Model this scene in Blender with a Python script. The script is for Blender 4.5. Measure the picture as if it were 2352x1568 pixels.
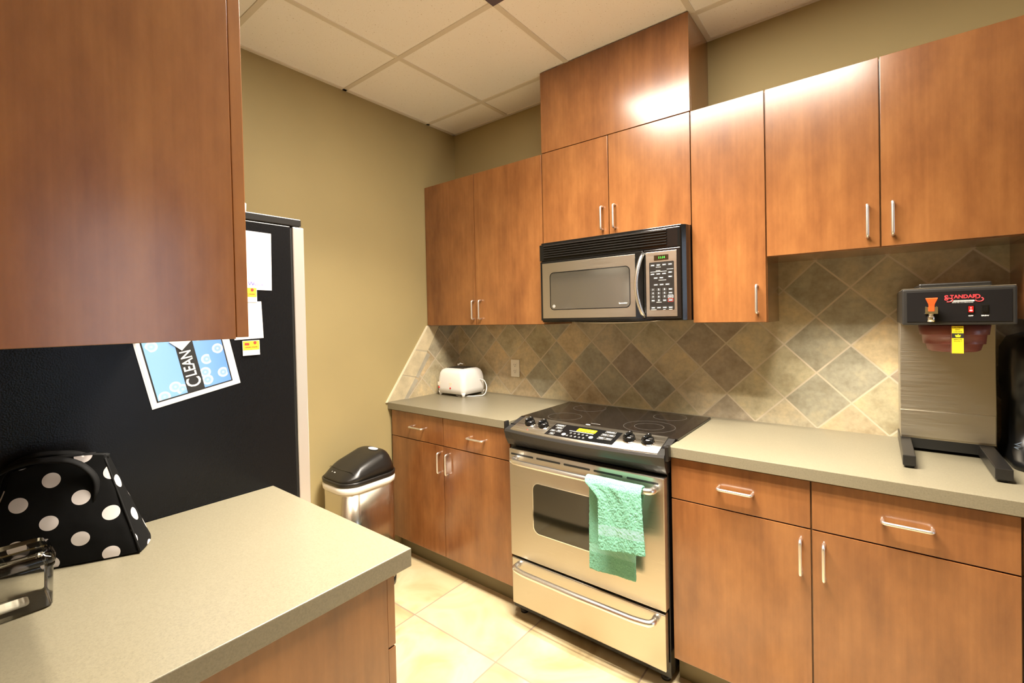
import bpy, bmesh, math, random
from mathutils import Vector, Matrix
random.seed(7)
PI = math.pi
S = bpy.context.scene
for o in list(bpy.data.objects): bpy.data.objects.remove(o)
COL = S.collection

# ------------------------------------------------------------------ camera
cam = bpy.data.cameras.new('camera'); camo = bpy.data.objects.new('camera', cam); COL.objects.link(camo)
yaw, pit, rol = map(math.radians, (38.594, -0.7595, -1.2344))
fw = Vector((-math.sin(yaw)*math.cos(pit), math.cos(yaw)*math.cos(pit), math.sin(pit)))
r0 = fw.cross(Vector((0, 0, 1))).normalized(); u0 = r0.cross(fw)
rt = r0*math.cos(rol) + u0*math.sin(rol); up = u0*math.cos(rol) - r0*math.sin(rol)
M = Matrix((rt, up, -fw)).transposed().to_4x4(); M.translation = (2.2981, -2.323, 1.405)
camo.matrix_world = M
cam.sensor_width = 36; cam.lens = 1056.27/2352*36
cam.shift_x = 10.156/2352; cam.shift_y = -39.606/2352
cam.clip_start = 0.02
S.camera = camo

# ------------------------------------------------------------------ world, lights, exposure
W = bpy.data.worlds.new('world'); S.world = W; W.use_nodes = True
W.node_tree.nodes['Background'].inputs[0].default_value = (0.55, 0.68, 1.0, 1)
W.node_tree.nodes['Background'].inputs[1].default_value = 1.0
S.cycles.transparent_max_bounces = 32
S.view_settings.view_transform = 'Standard'; S.view_settings.look = 'None'
S.view_settings.exposure = 0.0; S.view_settings.gamma = 1; S.view_settings.use_curve_mapping = False
TROFFER = 33.0           # emission of the fluorescent ceiling panels
LIGHTCOL = (1.0, 0.91, 0.78)

def area_lamp(name, loc, rot, sx, sy, power, color, spread=PI):
    d = bpy.data.lights.new(name, 'AREA'); d.shape = 'RECTANGLE'; d.size = sx; d.size_y = sy; d.spread = spread
    d.energy = power; d.color = color
    o = bpy.data.objects.new(name, d); COL.objects.link(o); o.location = loc; o.rotation_euler = rot
    return o
# daylight coming in at the window in the right wall (the lamp stands outside, in the opening)
area_lamp('daylight', (6.12, -1.15, 1.27), (0, PI/2, 0), 2.3, 0.92, 12, (0.80, 0.90, 1.0))

# tubes of the recessed ceiling fitting: its louvres keep the light off the upper walls
FITTINGS = [(1.09, 2.31, -1.47, -.86)]
TUBES = [(1.13, 1.47, -1.43, -.90, 40, 116), (1.55, 2.27, -1.43, -.90, 48, 98)]
for x0, x1, y0, y1, pw, sp in TUBES:
    for k in (.14, .5, .86):
        area_lamp('tube_light', ((x0+x1)/2, y0+(y1-y0)*k, 2.672), (0, 0, 0), x1-x0, .045, pw/3, LIGHTCOL, math.radians(sp))

# ------------------------------------------------------------------ dimensions
W1, W2, W3, W4, W5 = 0.929, 1.691, 1.971, 2.317, 2.663
HC = 2.695; C = 0.914; CT = 0.039
ZB, ZT, ZM, ZR = 1.3665, 2.2688, 1.7835, 1.6209
YFW = -2.335             # wall behind the near counter
XR = 6.0                 # right wall
YB = -3.6

# ------------------------------------------------------------------ materials
MATS = {}
def mat(name, col=(.8,.8,.8), rough=.5, metal=0., **k):
    m = bpy.data.materials.new(name); m.use_nodes = True
    b = m.node_tree.nodes['Principled BSDF']
    b.inputs['Base Color'].default_value = (*col, 1); b.inputs['Roughness'].default_value = rough
    b.inputs['Metallic'].default_value = metal
    for a, v in k.items():
        if a == 'spec': b.inputs['Specular IOR Level'].default_value = v
        elif a == 'trans': b.inputs['Transmission Weight'].default_value = v
        elif a == 'coat': b.inputs['Coat Weight'].default_value = v; b.inputs['Coat Roughness'].default_value = .08
        elif a == 'emit': b.inputs['Emission Color'].default_value = (*v[0], 1); b.inputs['Emission Strength'].default_value = v[1]
        elif a == 'ior': b.inputs['IOR'].default_value = v
        elif a == 'sheen': b.inputs['Sheen Weight'].default_value = v
        elif a == 'alpha': b.inputs['Alpha'].default_value = v
        elif a == 'sub': b.inputs['Subsurface Weight'].default_value = v
    MATS[name] = m
    return m
def NT(m): return m.node_tree, m.node_tree.nodes['Principled BSDF']
def nd(t, typ, **k):
    n = t.nodes.new(typ)
    for a, v in k.items():
        if a[0] == 'i' and a[1:].isdigit(): n.inputs[int(a[1:])].default_value = v
        else: setattr(n, a, v)
    return n
def ramp(t, fac, stops):
    r = t.nodes.new('ShaderNodeValToRGB'); e = r.color_ramp.elements
    while len(e) < len(stops): e.new(0.5)
    for x, (p, c) in zip(e, stops):
        x.position = p; x.color = (*c, 1)
    t.links.new(fac, r.inputs[0]); return r.outputs[0]
def noise(t, vec, scale, det=3, rough=.5):
    n = nd(t, 'ShaderNodeTexNoise'); n.inputs['Scale'].default_value = scale
    n.inputs['Detail'].default_value = det; n.inputs['Roughness'].default_value = rough
    t.links.new(vec, n.inputs['Vector']); return n.outputs[0]
def mapping(t, vec, sc=(1,1,1), loc=(0,0,0), rot=(0,0,0)):
    n = nd(t, 'ShaderNodeMapping'); n.inputs['Scale'].default_value = sc
    n.inputs['Location'].default_value = loc; n.inputs['Rotation'].default_value = rot
    t.links.new(vec, n.inputs[0]); return n.outputs[0]
def objco(t): return nd(t, 'ShaderNodeTexCoord').outputs['Object']
def math2(t, op, a, b=None, c=None):
    n = nd(t, 'ShaderNodeMath', operation=op)
    for i, v in enumerate((a, b, c)):
        if v is None: continue
        if isinstance(v, (int, float)): n.inputs[i].default_value = v
        else: t.links.new(v, n.inputs[i])
    return n.outputs[0]
def mixc(t, fac, a, b, mode='MIX'):
    n = nd(t, 'ShaderNodeMix', data_type='RGBA', blend_type=mode)
    for sock, v in ((n.inputs[0], fac), (n.inputs[6], a), (n.inputs[7], b)):
        if isinstance(v, (int, float)): sock.default_value = v
        elif isinstance(v, tuple): sock.default_value = (*v, 1)
        else: t.links.new(v, sock)
    return n.outputs[2]
def bump(t, b, h, strength, dist=.001):
    n = nd(t, 'ShaderNodeBump'); n.inputs['Strength'].default_value = strength; n.inputs['Distance'].default_value = dist
    t.links.new(h, n.inputs['Height']); t.links.new(n.outputs[0], b.inputs['Normal'])

def wood(name, dark, mid, light, rough=.3):
    m = mat(name, mid, rough); t, b = NT(m); L = t.links.new
    tc = nd(t, 'ShaderNodeTexCoord'); oi = nd(t, 'ShaderNodeObjectInfo')
    off = nd(t, 'ShaderNodeVectorMath', operation='SCALE'); off.inputs[0].default_value = (13.1, 7.7, 5.3)
    L(oi.outputs['Random'], off.inputs['Scale'])
    add = nd(t, 'ShaderNodeVectorMath', operation='ADD'); L(tc.outputs['Object'], add.inputs[0]); L(off.outputs[0], add.inputs[1])
    v = add.outputs[0]
    b.inputs['Coat Weight'].default_value = .8; b.inputs['Coat Roughness'].default_value = .2; b.inputs['Coat IOR'].default_value = 1.5
    broad = noise(t, mapping(t, v, (7, 7, .6)), 1.0, 3, .55)
    fine = noise(t, mapping(t, v, (90, 90, 2.2)), 1.0, 3, .5)
    cloud = noise(t, mapping(t, v, (9, 9, 3.4)), 1.5, 5, .62)
    s = math2(t, 'ADD', math2(t, 'MULTIPLY', broad, .45), math2(t, 'ADD', math2(t, 'MULTIPLY', fine, .14), math2(t, 'MULTIPLY', cloud, .41)))
    c = ramp(t, s, [(.34, dark), (.5, mid), (.66, light)])
    L(c, b.inputs['Base Color'])
    bump(t, b, fine, .05, .0004)
    return m
wood('cherry', (.150,.053,.017), (.235,.091,.028), (.315,.133,.041), .23)
mat('wood_edge', (.2,.065,.02), .4)
mat('cabinet_inside', (.045,.02,.01), .6)

def laminate(name, base):
    m = mat(name, base, .42); t, b = NT(m); v = objco(t)
    n1 = noise(t, v, 260, 2, .6); n2 = noise(t, v, 620, 1); n3 = noise(t, v, 3, 3)
    c = ramp(t, n1, [(.3, tuple(x*.88 for x in base)), (.5, base), (.72, tuple(min(1, x*1.10) for x in base))])
    c2 = ramp(t, n2, [(.28, (.78,.76,.72)), (.36, (1,1,1))])
    c = mixc(t, 1., c, c2, 'MULTIPLY')
    c = mixc(t, .12, c, ramp(t, n3, [(.3, (.7,.65,.5)), (.7, (1,1,1))]), 'MULTIPLY')
    t.links.new(c, b.inputs['Base Color']); b.inputs['Roughness'].default_value = .33
    return m
laminate('counter', (.205,.182,.125))

def paint(name, base):
    m = mat(name, base, .7); t, b = NT(m); v = objco(t)
    bump(t, b, noise(t, v, 380, 2), .25, .0006)
    t.links.new(ramp(t, noise(t, v, 2., 3), [(.3, tuple(x*.95 for x in base)), (.7, tuple(x*1.04 for x in base))]), b.inputs['Base Color'])
    return m
paint('wall_paint', (.36,.285,.13))
mat('rubber_base', (.16,.13,.06), .5)

def ceiling_mat():
    m = mat('ceiling_tile', (.9,.87,.8), .9); t, b = NT(m); v = objco(t)
    n = noise(t, v, 160, 2, .7); n2 = noise(t, mapping(t, v, (1, .55, 1)), 190, 1)
    c = ramp(t, n2, [(.25, (.62,.55,.45)), (.31, (.93,.90,.84))])
    t.links.new(c, b.inputs['Base Color']); bump(t, b, n, .5, .0015)
ceiling_mat()
mat('grid_metal', (.72,.66,.55), .5)

def diamond_tiles(name, axis):
    """slate-look square tiles set on the diagonal, half diagonal 0.117"""
    m = mat(name, (.3,.27,.18), .45); t, b = NT(m); L = t.links.new
    sp = nd(t, 'ShaderNodeSeparateXYZ'); v = objco(t); L(v, sp.inputs[0])
    u = sp.outputs[0] if axis == 'x' else math2(t, 'MULTIPLY', sp.outputs[1], -1.)
    w = math2(t, 'SUBTRACT', sp.outputs[2], C)
    wob = noise(t, v, 22, 2); wob = math2(t, 'MULTIPLY', math2(t, 'SUBTRACT', wob, .5), .004)
    A = math2(t, 'ADD', math2(t, 'MULTIPLY', math2(t, 'ADD', u, w), 1/.234), wob)
    B = math2(t, 'ADD', math2(t, 'MULTIPLY', math2(t, 'SUBTRACT', u, w), 1/.234), wob)
    A = math2(t, 'ADD', A, 20.); B = math2(t, 'ADD', B, 20.)
    fa, fb = math2(t, 'FLOOR', A), math2(t, 'FLOOR', B)
    def edge(x):
        f = math2(t, 'FRACT', x); return math2(t, 'MINIMUM', f, math2(t, 'SUBTRACT', 1., f))
    e = math2(t, 'MINIMUM', edge(A), edge(B))
    cmb = nd(t, 'ShaderNodeCombineXYZ'); L(fa, cmb.inputs[0]); L(fb, cmb.inputs[1])
    wn = nd(t, 'ShaderNodeTexWhiteNoise', noise_dimensions='3D'); L(cmb.outputs[0], wn.inputs['Vector'])
    off = nd(t, 'ShaderNodeVectorMath', operation='MULTIPLY_ADD'); L(wn.outputs['Color'], off.inputs[0]); off.inputs[1].default_value = (9, 9, 9); L(v, off.inputs[2])
    base = ramp(t, wn.outputs['Value'], [(.0, (.62,.50,.31)), (.17, (.46,.41,.28)), (.34, (.36,.34,.26)), (.5, (.54,.43,.27)), (.66, (.34,.285,.215)), (.82, (.60,.52,.36)), (1., (.43,.385,.25))])
    clo = noise(t, off.outputs[0], 9, 5, .62); f2 = noise(t, off.outputs[0], 60, 3)
    base = mixc(t, .75, base, ramp(t, clo, [(.3, (.62,.56,.46)), (.5, (.97,.96,.92)), (.68, (1.3,1.2,1.02))]), 'MULTIPLY')
    base = mixc(t, .35, base, ramp(t, f2, [(.35, (.7,.7,.7)), (.6, (1.1,1.1,1.1))]), 'MULTIPLY')
    g = ramp(t, e, [(.014, (1,1,1)), (.024, (0,0,0))])
    col = mixc(t, g, base, (.56,.48,.35)); L(col, b.inputs['Base Color'])
    h = math2(t, 'ADD', math2(t, 'MINIMUM', e, .05), math2(t, 'MULTIPLY', clo, .012))
    bump(t, b, h, .6, .02)
    L(ramp(t, clo, [(.3, (.5,.5,.5)), (.7, (.32,.32,.32))]), b.inputs['Roughness'])
diamond_tiles('slate_tiles_back', 'x'); diamond_tiles('slate_tiles_left', 'y')
def stone(name, base):
    m = mat(name, base, .4); t, b = NT(m); v = objco(t)
    t.links.new(ramp(t, noise(t, v, 11, 5, .6), [(.3, tuple(x*.75 for x in base)), (.65, tuple(x*1.1 for x in base))]), b.inputs['Base Color'])
stone('border_tan', (.62,.52,.33)); stone('border_grey', (.42,.38,.29))
mat('grout', (.5,.43,.3), .8); mat('metal_trim', (.75,.68,.5), .4)

def floor_mat():
    m = mat('floor_tile', (.6,.5,.33), .35); t, b = NT(m); L = t.links.new
    sp = nd(t, 'ShaderNodeSeparateXYZ'); v = objco(t); L(v, sp.inputs[0])
    A = math2(t, 'ADD', math2(t, 'MULTIPLY', math2(t, 'SUBTRACT', sp.outputs[0], .57), 1/.505), 20.)
    B = math2(t, 'ADD', math2(t, 'MULTIPLY', math2(t, 'ADD', sp.outputs[1], .916), 1/.505), 20.)
    def edge(x):
        f = math2(t, 'FRACT', x); return math2(t, 'MINIMUM', f, math2(t, 'SUBTRACT', 1., f))
    e = math2(t, 'MINIMUM', edge(A), edge(B))
    cmb = nd(t, 'ShaderNodeCombineXYZ'); L(math2(t, 'FLOOR', A), cmb.inputs[0]); L(math2(t, 'FLOOR', B), cmb.inputs[1])
    wn = nd(t, 'ShaderNodeTexWhiteNoise', noise_dimensions='3D'); L(cmb.outputs[0], wn.inputs['Vector'])
    off = nd(t, 'ShaderNodeVectorMath', operation='MULTIPLY_ADD'); L(wn.outputs['Color'], off.inputs[0]); off.inputs[1].default_value = (7, 7, 7); L(v, off.inputs[2])
    n1 = nd(t, 'ShaderNodeTexNoise'); n1.inputs['Scale'].default_value = 3.2; n1.inputs['Detail'].default_value = 7; n1.inputs['Distortion'].default_value = 1.1; L(off.outputs[0], n1.inputs['Vector'])
    c = ramp(t, n1.outputs[0], [(.28, (.33,.23,.11)), (.44, (.47,.365,.20)), (.58, (.55,.455,.28)), (.72, (.42,.32,.17))])
    g = ramp(t, e, [(.0045, (1,1,1)), (.008, (0,0,0))])
    L(mixc(t, g, c, (.27,.2,.15)), b.inputs['Base Color'])
    bump(t, b, math2(t, 'MINIMUM', e, .02), .5, .02)
floor_mat()

def steel(name, base, rough, axis=(1, 1, 60), bstr=.06):
    m = mat(name, base, rough, 1.0); t, b = NT(m); v = objco(t)
    n = noise(t, mapping(t, v, tuple(a*8 for a in axis)), 1., 3, .7)
    bump(t, b, n, bstr, .0005)
    t.links.new(ramp(t, n, [(.3, (rough*.8,)*3), (.7, (rough*1.2,)*3)]), b.inputs['Roughness'])
    return m
steel('stainless', (.55,.515,.445), .34, (1, 1, 60), .03)
steel('stainless_can', (.66,.62,.54), .2, (40, 40, 1), .03)
steel('stainless_brewer', (.52,.48,.40), .42, (1, 1, 60), .02)
mat('chrome_brushed', (.86,.85,.84), .27, 1.)
mat('nickel', (.88,.86,.83), .38, 1.0)
mat('chrome', (.86,.86,.86), .09, 1.0)
mat('black_plastic', (.012,.011,.010), .32); mat('black_gloss', (.006,.006,.006), .12)
mat('face_black', (.007,.006,.006), .5, spec=.2); mat('black_matte', (.010,.010,.009), .45); mat('dark_metal', (.022,.021,.020), .34)
mat('black_enamel', (.008,.008,.009), .2)
mat('machine_black', (.006,.006,.006), .3, spec=.4); mat('cook_glass', (.009,.007,.006), .07, spec=.35)
mat('burner_print', (.07,.062,.055), .2)
mat('oven_glass', (.010,.010,.006), .05, coat=1.)
mat('microwave_glass', (.26,.25,.22), .14, .9)
mat('white_plastic', (.82,.80,.76), .28); mat('ivory_plastic', (.85,.79,.66), .4)
mat('white_paper', (.86,.85,.84), .6); mat('grey_paper', (.66,.64,.62), .6)
mat('white_print', (.8,.8,.78), .5); mat('black_print', (.02,.02,.02), .5); mat('pale_print', (.35,.45,.6), .5); mat('grey_print', (.4,.4,.38), .5)
mat('purple_print', (.12,.06,.45), .5); mat('yellow_print', (.95,.58,.03), .5); mat('red_print', (.75,.04,.03), .5)
mat('red_plastic', (.7,.012,.012), .3); mat('orange_plastic', (.85,.10,.02), .3); mat('logo_red', (.8,.05,.06), .4)
mat('yellow_label', (.9,.75,.02), .45)
mat('lcd_yellow', (.55,.42,.01), .3, emit=((.8,.6,.02), .35)); mat('lcd_digit', (.8,.8,.1), .4, emit=((1,.95,.2), .9))
mat('lcd_green', (.02,.3,.02), .4, emit=((.1,1.,.1), 1.4)); mat('lcd_dark', (.02,.012,.006), .15)
mat('brown_plastic', (.22,.068,.055), .3)
mat('silver_door', (.80,.76,.70), .28, .7)
mat('button_grey', (.035,.034,.032), .4)
mat('led_red', (.7,.03,.03), .3)
def clear(name, tint):
    m = bpy.data.materials.new(name); m.use_nodes = True; t = m.node_tree; t.nodes.clear(); L = t.links.new
    o = nd(t, 'ShaderNodeOutputMaterial'); mx = nd(t, 'ShaderNodeMixShader'); tr = nd(t, 'ShaderNodeBsdfTransparent'); gl = nd(t, 'ShaderNodeBsdfGlossy'); fr = nd(t, 'ShaderNodeFresnel')
    tr.inputs[0].default_value = (*tint, 1); gl.inputs['Roughness'].default_value = .05; fr.inputs[0].default_value = 1.45
    L(fr.outputs[0], mx.inputs[0]); L(tr.outputs[0], mx.inputs[1]); L(gl.outputs[0], mx.inputs[2]); L(mx.outputs[0], o.inputs[0]); MATS[name] = m
clear('clear_glass', (.985,.98,.96))
mat('window_glass', (1,1,1), .0, trans=1., ior=1.01)
mat('clear_film', (.75,.75,.72), .2)
mat('diffuser', (.9,.9,.9), .5, emit=(LIGHTCOL, TROFFER))
mat('frame_white', (.7,.66,.6), .5); mat('frame_dark', (.10,.08,.10), .4)
mat('strap', (.006,.006,.006), .7, spec=.2)
mat('toast_wire', (.25,.2,.16), .35, 1.)
mat('cream_crumb', (.85,.8,.65), .6)

def fridge_side():
    m = mat('fridge_side', (.006,.006,.0065), .26); t, b = NT(m); v = objco(t)
    n = noise(t, v, 300, 2, .6); bump(t, b, n, .4, .0008); b.inputs['Specular IOR Level'].default_value = .22
    s = noise(t, v, 75, 1)
fridge_side()
def terry():
    m = mat('terry', (.29,.72,.55), .95, spec=.15); t, b = NT(m); v = objco(t)
    n = noise(t, v, 520, 3, .7); n2 = noise(t, v, 130, 3)
    t.links.new(ramp(t, n, [(.3, (.14,.43,.30)), (.5, (.24,.58,.42)), (.7, (.36,.72,.55))]), b.inputs['Base Color'])
    h = math2(t, 'ADD', n, n2); bump(t, b, h, 1.0, .004)
    m = mat('terry_band', (.27,.60,.48), .8); t, b = NT(m); v = objco(t)
    wv = nd(t, 'ShaderNodeTexWave', bands_direction='DIAGONAL'); wv.inputs['Scale'].default_value = 95
    t.links.new(v, wv.inputs['Vector']); bump(t, b, wv.outputs['Fac'], .8, .002)
terry()
def dots():
    m = mat('polka_fabric', (.008,.008,.008), .8, sheen=.0); t, b = NT(m); L = t.links.new
    uv = nd(t, 'ShaderNodeTexCoord').outputs['UV']; sp = nd(t, 'ShaderNodeSeparateXYZ'); L(uv, sp.inputs[0])
    def dist(du, dv, px=.098, py=.086):
        x = math2(t, 'ADD', math2(t, 'MULTIPLY', sp.outputs[0], 1/px), du); y = math2(t, 'ADD', math2(t, 'MULTIPLY', sp.outputs[1], 1/py), dv)
        x = math2(t, 'MULTIPLY', math2(t, 'SUBTRACT', math2(t, 'FRACT', x), .5), px); y = math2(t, 'MULTIPLY', math2(t, 'SUBTRACT', math2(t, 'FRACT', y), .5), py)
        return math2(t, 'SQRT', math2(t, 'ADD', math2(t, 'MULTIPLY', x, x), math2(t, 'MULTIPLY', y, y)))
    d = math2(t, 'MINIMUM', dist(20.25, 20.2), dist(20.75, 20.7))
    f = ramp(t, d, [(.0, (1,1,1)), (.5, (0,0,0))]); 
    k = math2(t, 'LESS_THAN', d, .0152)
    L(mixc(t, k, (.005,.005,.005), (.72,.67,.65)), b.inputs['Base Color']); b.inputs['Specular IOR Level'].default_value = .12
    bump(t, b, noise(t, objco(t), 700, 2), .2, .0005)
dots()
def poster_mat():
    m = mat('poster_blue', (.3,.5,.85), .35); t, b = NT(m); v = objco(t); L = t.links.new
    sp = nd(t, 'ShaderNodeSeparateXYZ'); L(v, sp.inputs[0])
    cb = nd(t, 'ShaderNodeCombineXYZ'); L(sp.outputs[0], cb.inputs[0]); L(sp.outputs[2], cb.inputs[1])
    vo = nd(t, 'ShaderNodeTexVoronoi', voronoi_dimensions='2D'); vo.inputs['Scale'].default_value = 27; L(cb.outputs[0], vo.inputs['Vector'])
    ring = ramp(t, vo.outputs['Distance'], [(.0, (.5,.5,.5)), (.14, (.1,.1,.1)), (.24, (.3,.3,.3)), (.33, (.9,.9,.9)), (.38, (0,0,0))])
    wn = nd(t, 'ShaderNodeMath', operation='GREATER_THAN'); wn.inputs[1].default_value = .62
    s2 = nd(t, 'ShaderNodeSeparateColor'); L(vo.outputs['Color'], s2.inputs[0]); L(s2.outputs[0], wn.inputs[0])
    f = math2(t, 'MULTIPLY', wn.outputs[0], ring)
    g = ramp(t, math2(t, 'MULTIPLY', sp.outputs[0], 4.6), [(.0, (.30,.56,.90)), (1., (.10,.24,.70))])
    L(mixc(t, f, g, (.8,.88,.97)), b.inputs['Base Color'])
poster_mat()

# ------------------------------------------------------------------ mesh builder
class MB:
    def __init__(s): s.bm = bmesh.new(); s.mats = []; s.mi = 0; s.sm = False
    def m(s, name):
        if name not in s.mats: s.mats.append(name)
        s.mi = s.mats.index(name); return s
    def face(s, vs):
        try: f = s.bm.faces.new(vs)
        except ValueError: return None
        f.material_index = s.mi; f.smooth = s.sm; return f
    def box(s, x0, x1, y0, y1, z0, z1):
        v = [s.bm.verts.new((x, y, z)) for x in (x0, x1) for y in (y0, y1) for z in (z0, z1)]
        sm, s.sm = s.sm, False
        for q in ((0,1,3,2),(4,6,7,5),(0,4,5,1),(2,3,7,6),(0,2,6,4),(1,5,7,3)): s.face([v[i] for i in q])
        s.sm = sm; return s
    def loft(s, rings, close=True, caps=(True, True), smooth=True):
        R = [[s.bm.verts.new(p) for p in r] for r in rings]; n = len(R[0]); sm, s.sm = s.sm, smooth
        for a, b in zip(R, R[1:]):
            for i in range(n if close else n-1): s.face([a[i], a[(i+1) % n], b[(i+1) % n], b[i]])
        s.sm = False
        if caps[0]: s.face(R[0][::-1])
        if caps[1]: s.face(R[-1])
        s.sm = sm; return s
    def prism(s, pts, f, a, b, smooth=False):
        return s.loft([[f(u, v, a) for u, v in pts], [f(u, v, b) for u, v in pts]], smooth=smooth)
    def ring(s, outer, inner, f, a, b):
        n = len(outer)
        V = [[s.bm.verts.new(f(u, v, t)) for u, v in pts] for pts, t in ((outer, a), (outer, b), (inner, b), (inner, a))]
        for k in range(4):
            A, B = V[k], V[(k+1) % 4]
            for i in range(n): s.face([A[i], A[(i+1) % n], B[(i+1) % n], B[i]])
        return s
    def tube(s, path, r, n=12, caps=True, flat=1.):
        P = [Vector(p) for p in path]; rings = []; N = None
        for i, p in enumerate(P):
            T = (P[min(i+1, len(P)-1)] - P[max(i-1, 0)]).normalized()
            if N is None:
                N = T.orthogonal().normalized()
                if abs(T.z) < .9: N = (Vector((0, 0, 1)) - T*T.z).normalized()
            else: N = (N - T*N.dot(T)).normalized()
            Bn = T.cross(N); rr = r[i] if isinstance(r, (list, tuple)) else r
            rings.append([p + (N*math.cos(a)*flat + Bn*math.sin(a))*rr for a in (2*PI*k/n for k in range(n))])
        return s.loft(rings, caps=(caps, caps))
    def lathe(s, prof, c, n=32, axis=Vector((0, 0, 1))):
        axis = Vector(axis).normalized(); X = axis.orthogonal().normalized(); Y = axis.cross(X); c = Vector(c)
        return s.loft([[c + axis*h + (X*math.cos(2*PI*k/n) + Y*math.sin(2*PI*k/n))*max(r, 1e-5) for k in range(n)] for r, h in prof])
    def text(s, st, size, o, xd, yd, thick=.0005, bold=0., sx=1., align='LEFT', shear=0.):
        cu = bpy.data.curves.new('t', 'FONT'); cu.body = st; cu.size = size; cu.offset = bold*size; cu.extrude = thick/2
        cu.align_x = align; cu.align_y = 'CENTER'; cu.resolution_u = 3; cu.shear = shear
        ob = bpy.data.objects.new('t', cu); me = bpy.data.meshes.new_from_object(ob)
        o = Vector(o); xd = Vector(xd).normalized(); yd = Vector(yd).normalized(); zd = xd.cross(yd)
        vs = [s.bm.verts.new(o + xd*v.co.x*sx + yd*v.co.y + zd*(v.co.z + thick/2)) for v in me.vertices]
        for p in me.polygons: s.face([vs[i] for i in p.vertices])
        bpy.data.objects.remove(ob); bpy.data.curves.remove(cu); bpy.data.meshes.remove(me); return s
    def build(s, name, parent=None, bevel=0., seg=2, loc=None, fix=True, solid=0.):
        me = bpy.data.meshes.new(name)
        if fix: bmesh.ops.recalc_face_normals(s.bm, faces=s.bm.faces)
        s.bm.to_mesh(me); s.bm.free()
        for n in s.mats: me.materials.append(MATS[n])
        o = bpy.data.objects.new(name, me); COL.objects.link(o)
        if parent is not None: o.parent = parent
        if loc: o.location = loc
        if solid:
            d = o.modifiers.new('s', 'SOLIDIFY'); d.thickness = solid; d.offset = 0
        if bevel:
            d = o.modifiers.new('b', 'BEVEL'); d.width = bevel; d.segments = seg; d.limit_method = 'ANGLE'; d.angle_limit = .6
        return o
def mb(m): return MB().m(m)
def empty(name, label, cat, loc=(0,0,0), rz=0, group=None):
    o = bpy.data.objects.new(name, None); COL.objects.link(o); o.location = loc; o.rotation_euler = (0, 0, rz)
    o.empty_display_size = .05
    return tag(o, label, cat, group)
def tag(o, label, cat, group=None):
    o['label'] = label; o['category'] = cat
    if group: o['group'] = group
    return o
def struct(o): o['kind'] = 'structure'; return o
def rrect(cx, cy, w, h, r, n=6):
    P = []
    for sx, sy, a0 in ((1,1,0), (-1,1,90), (-1,-1,180), (1,-1,270)):
        for k in range(n+1):
            a = math.radians(a0 + 90*k/n); P.append((cx + sx*(w/2-r) + r*math.cos(a), cy + sy*(h/2-r) + r*math.sin(a)))
    return P
def roundpath(pts, r, seg=6):
    P = [Vector(p) for p in pts]; out = [P[0]]
    for a, b, c in zip(P, P[1:], P[2:]):
        d1 = (a-b); d2 = (c-b); q = min(r, d1.length*.49, d2.length*.49); A = b + d1.normalized()*q; B = b + d2.normalized()*q
        for k in range(seg+1):
            t = k/seg; out.append(A*(1-t)**2 + b*2*t*(1-t) + B*t*t)
    out.append(P[-1]); return out
FY = lambda u, v, t: (u, t, v)          # drawing plane x,z ; depth along y
FX = lambda u, v, t: (t, u, v)          # drawing plane y,z ; depth along x
FZ = lambda u, v, t: (u, v, t)

# ------------------------------------------------------------------ the room
o = mb('floor_tile').box(-.1, XR+.1, YB-.1, .1, -.1, 0).build('floor'); struct(o)
o = mb('ceiling_tile').box(-.1, XR+.1, YB-.1, .1, HC, HC+.1).build('ceiling')
# the opening of the light fittings is filled by the fittings, set flush below
struct(o)
struct(mb('wall_paint').box(-.1, 0, YB, .1, 0, HC).build('wall_left'))
struct(mb('wall_paint').box(0, XR+.1, 0, .1, 0, HC).build('wall_back'))
o = mb('wall_paint').box(0, 1.56, YFW-.1, YFW, 0, HC).build('wall_front'); struct(o)
o = mb('wall_paint').box(1.56, XR+.1, YB-.1, YB, 0, HC).build('wall_rear'); struct(o)
o = mb('wall_paint').box(1.46, 1.56, YB, YFW-.1, 0, HC).build('wall_side'); struct(o)
b = mb('wall_paint')
for a in ((XR, XR+.1, YB, -1.65, 0, HC), (XR, XR+.1, -.65, 0, 0, HC), (XR, XR+.1, -1.65, -.65, 0, .08), (XR, XR+.1, -1.65, -.65, 2.45, HC)): b.box(*a)
struct(b.build('wall_right'))
b = mb('frame_white').ring([(-1.65,.08), (-.65,.08), (-.65,2.45), (-1.65,2.45)], [(-1.61,.12), (-.69,.12), (-.69,2.41), (-1.61,2.41)], FX, XR-.01, XR+.08)
b.m('window_glass').box(XR+.03, XR+.034, -1.61, -.69, .12, 2.41)
struct(b.build('window_1'))

# ceiling grid (T bars of a 2x2 lay-in ceiling)
b = mb('grid_metal')
xs = [.48+.61*k for k in range(0, 10)]; ys = [-.25-.61*k for k in range(0, 6)]
TROFF = FITTINGS
for x in xs: b.box(x-.012, x+.012, YB, 0, HC-.004, HC+.002)
for y in ys: b.box(0, XR, y-.012, y+.012, HC-.005, HC+.002)
b.box(0, XR, -.02, 0, HC-.005, HC+.002).box(0, .02, YB, 0, HC-.005, HC+.002)
struct(b.build('trim_3'))
LAB = ['fluorescent panel light in the ceiling above the middle of the kitchen aisle']
for (x0, x1, y0, y1), lb in zip(TROFF, LAB):
    t = empty('ceiling_light', lb, 'ceiling light', ((x0+x1)/2, (y0+y1)/2, HC-.012))
    w, h = (x1-x0)/2, (y1-y0)/2
    mb('frame_dark').ring([(-w,-h), (w,-h), (w,h), (-w,h)], [(-w+.03,-h+.03), (w-.03,-h+.03), (w-.03,h-.03), (-w+.03,h-.03)], FZ, -.004, .006).build('frame', t)
    mb('diffuser').box(-w+.03, w-.03, -h+.03, h-.03, 0, .006).build('diffuser', t)

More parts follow.
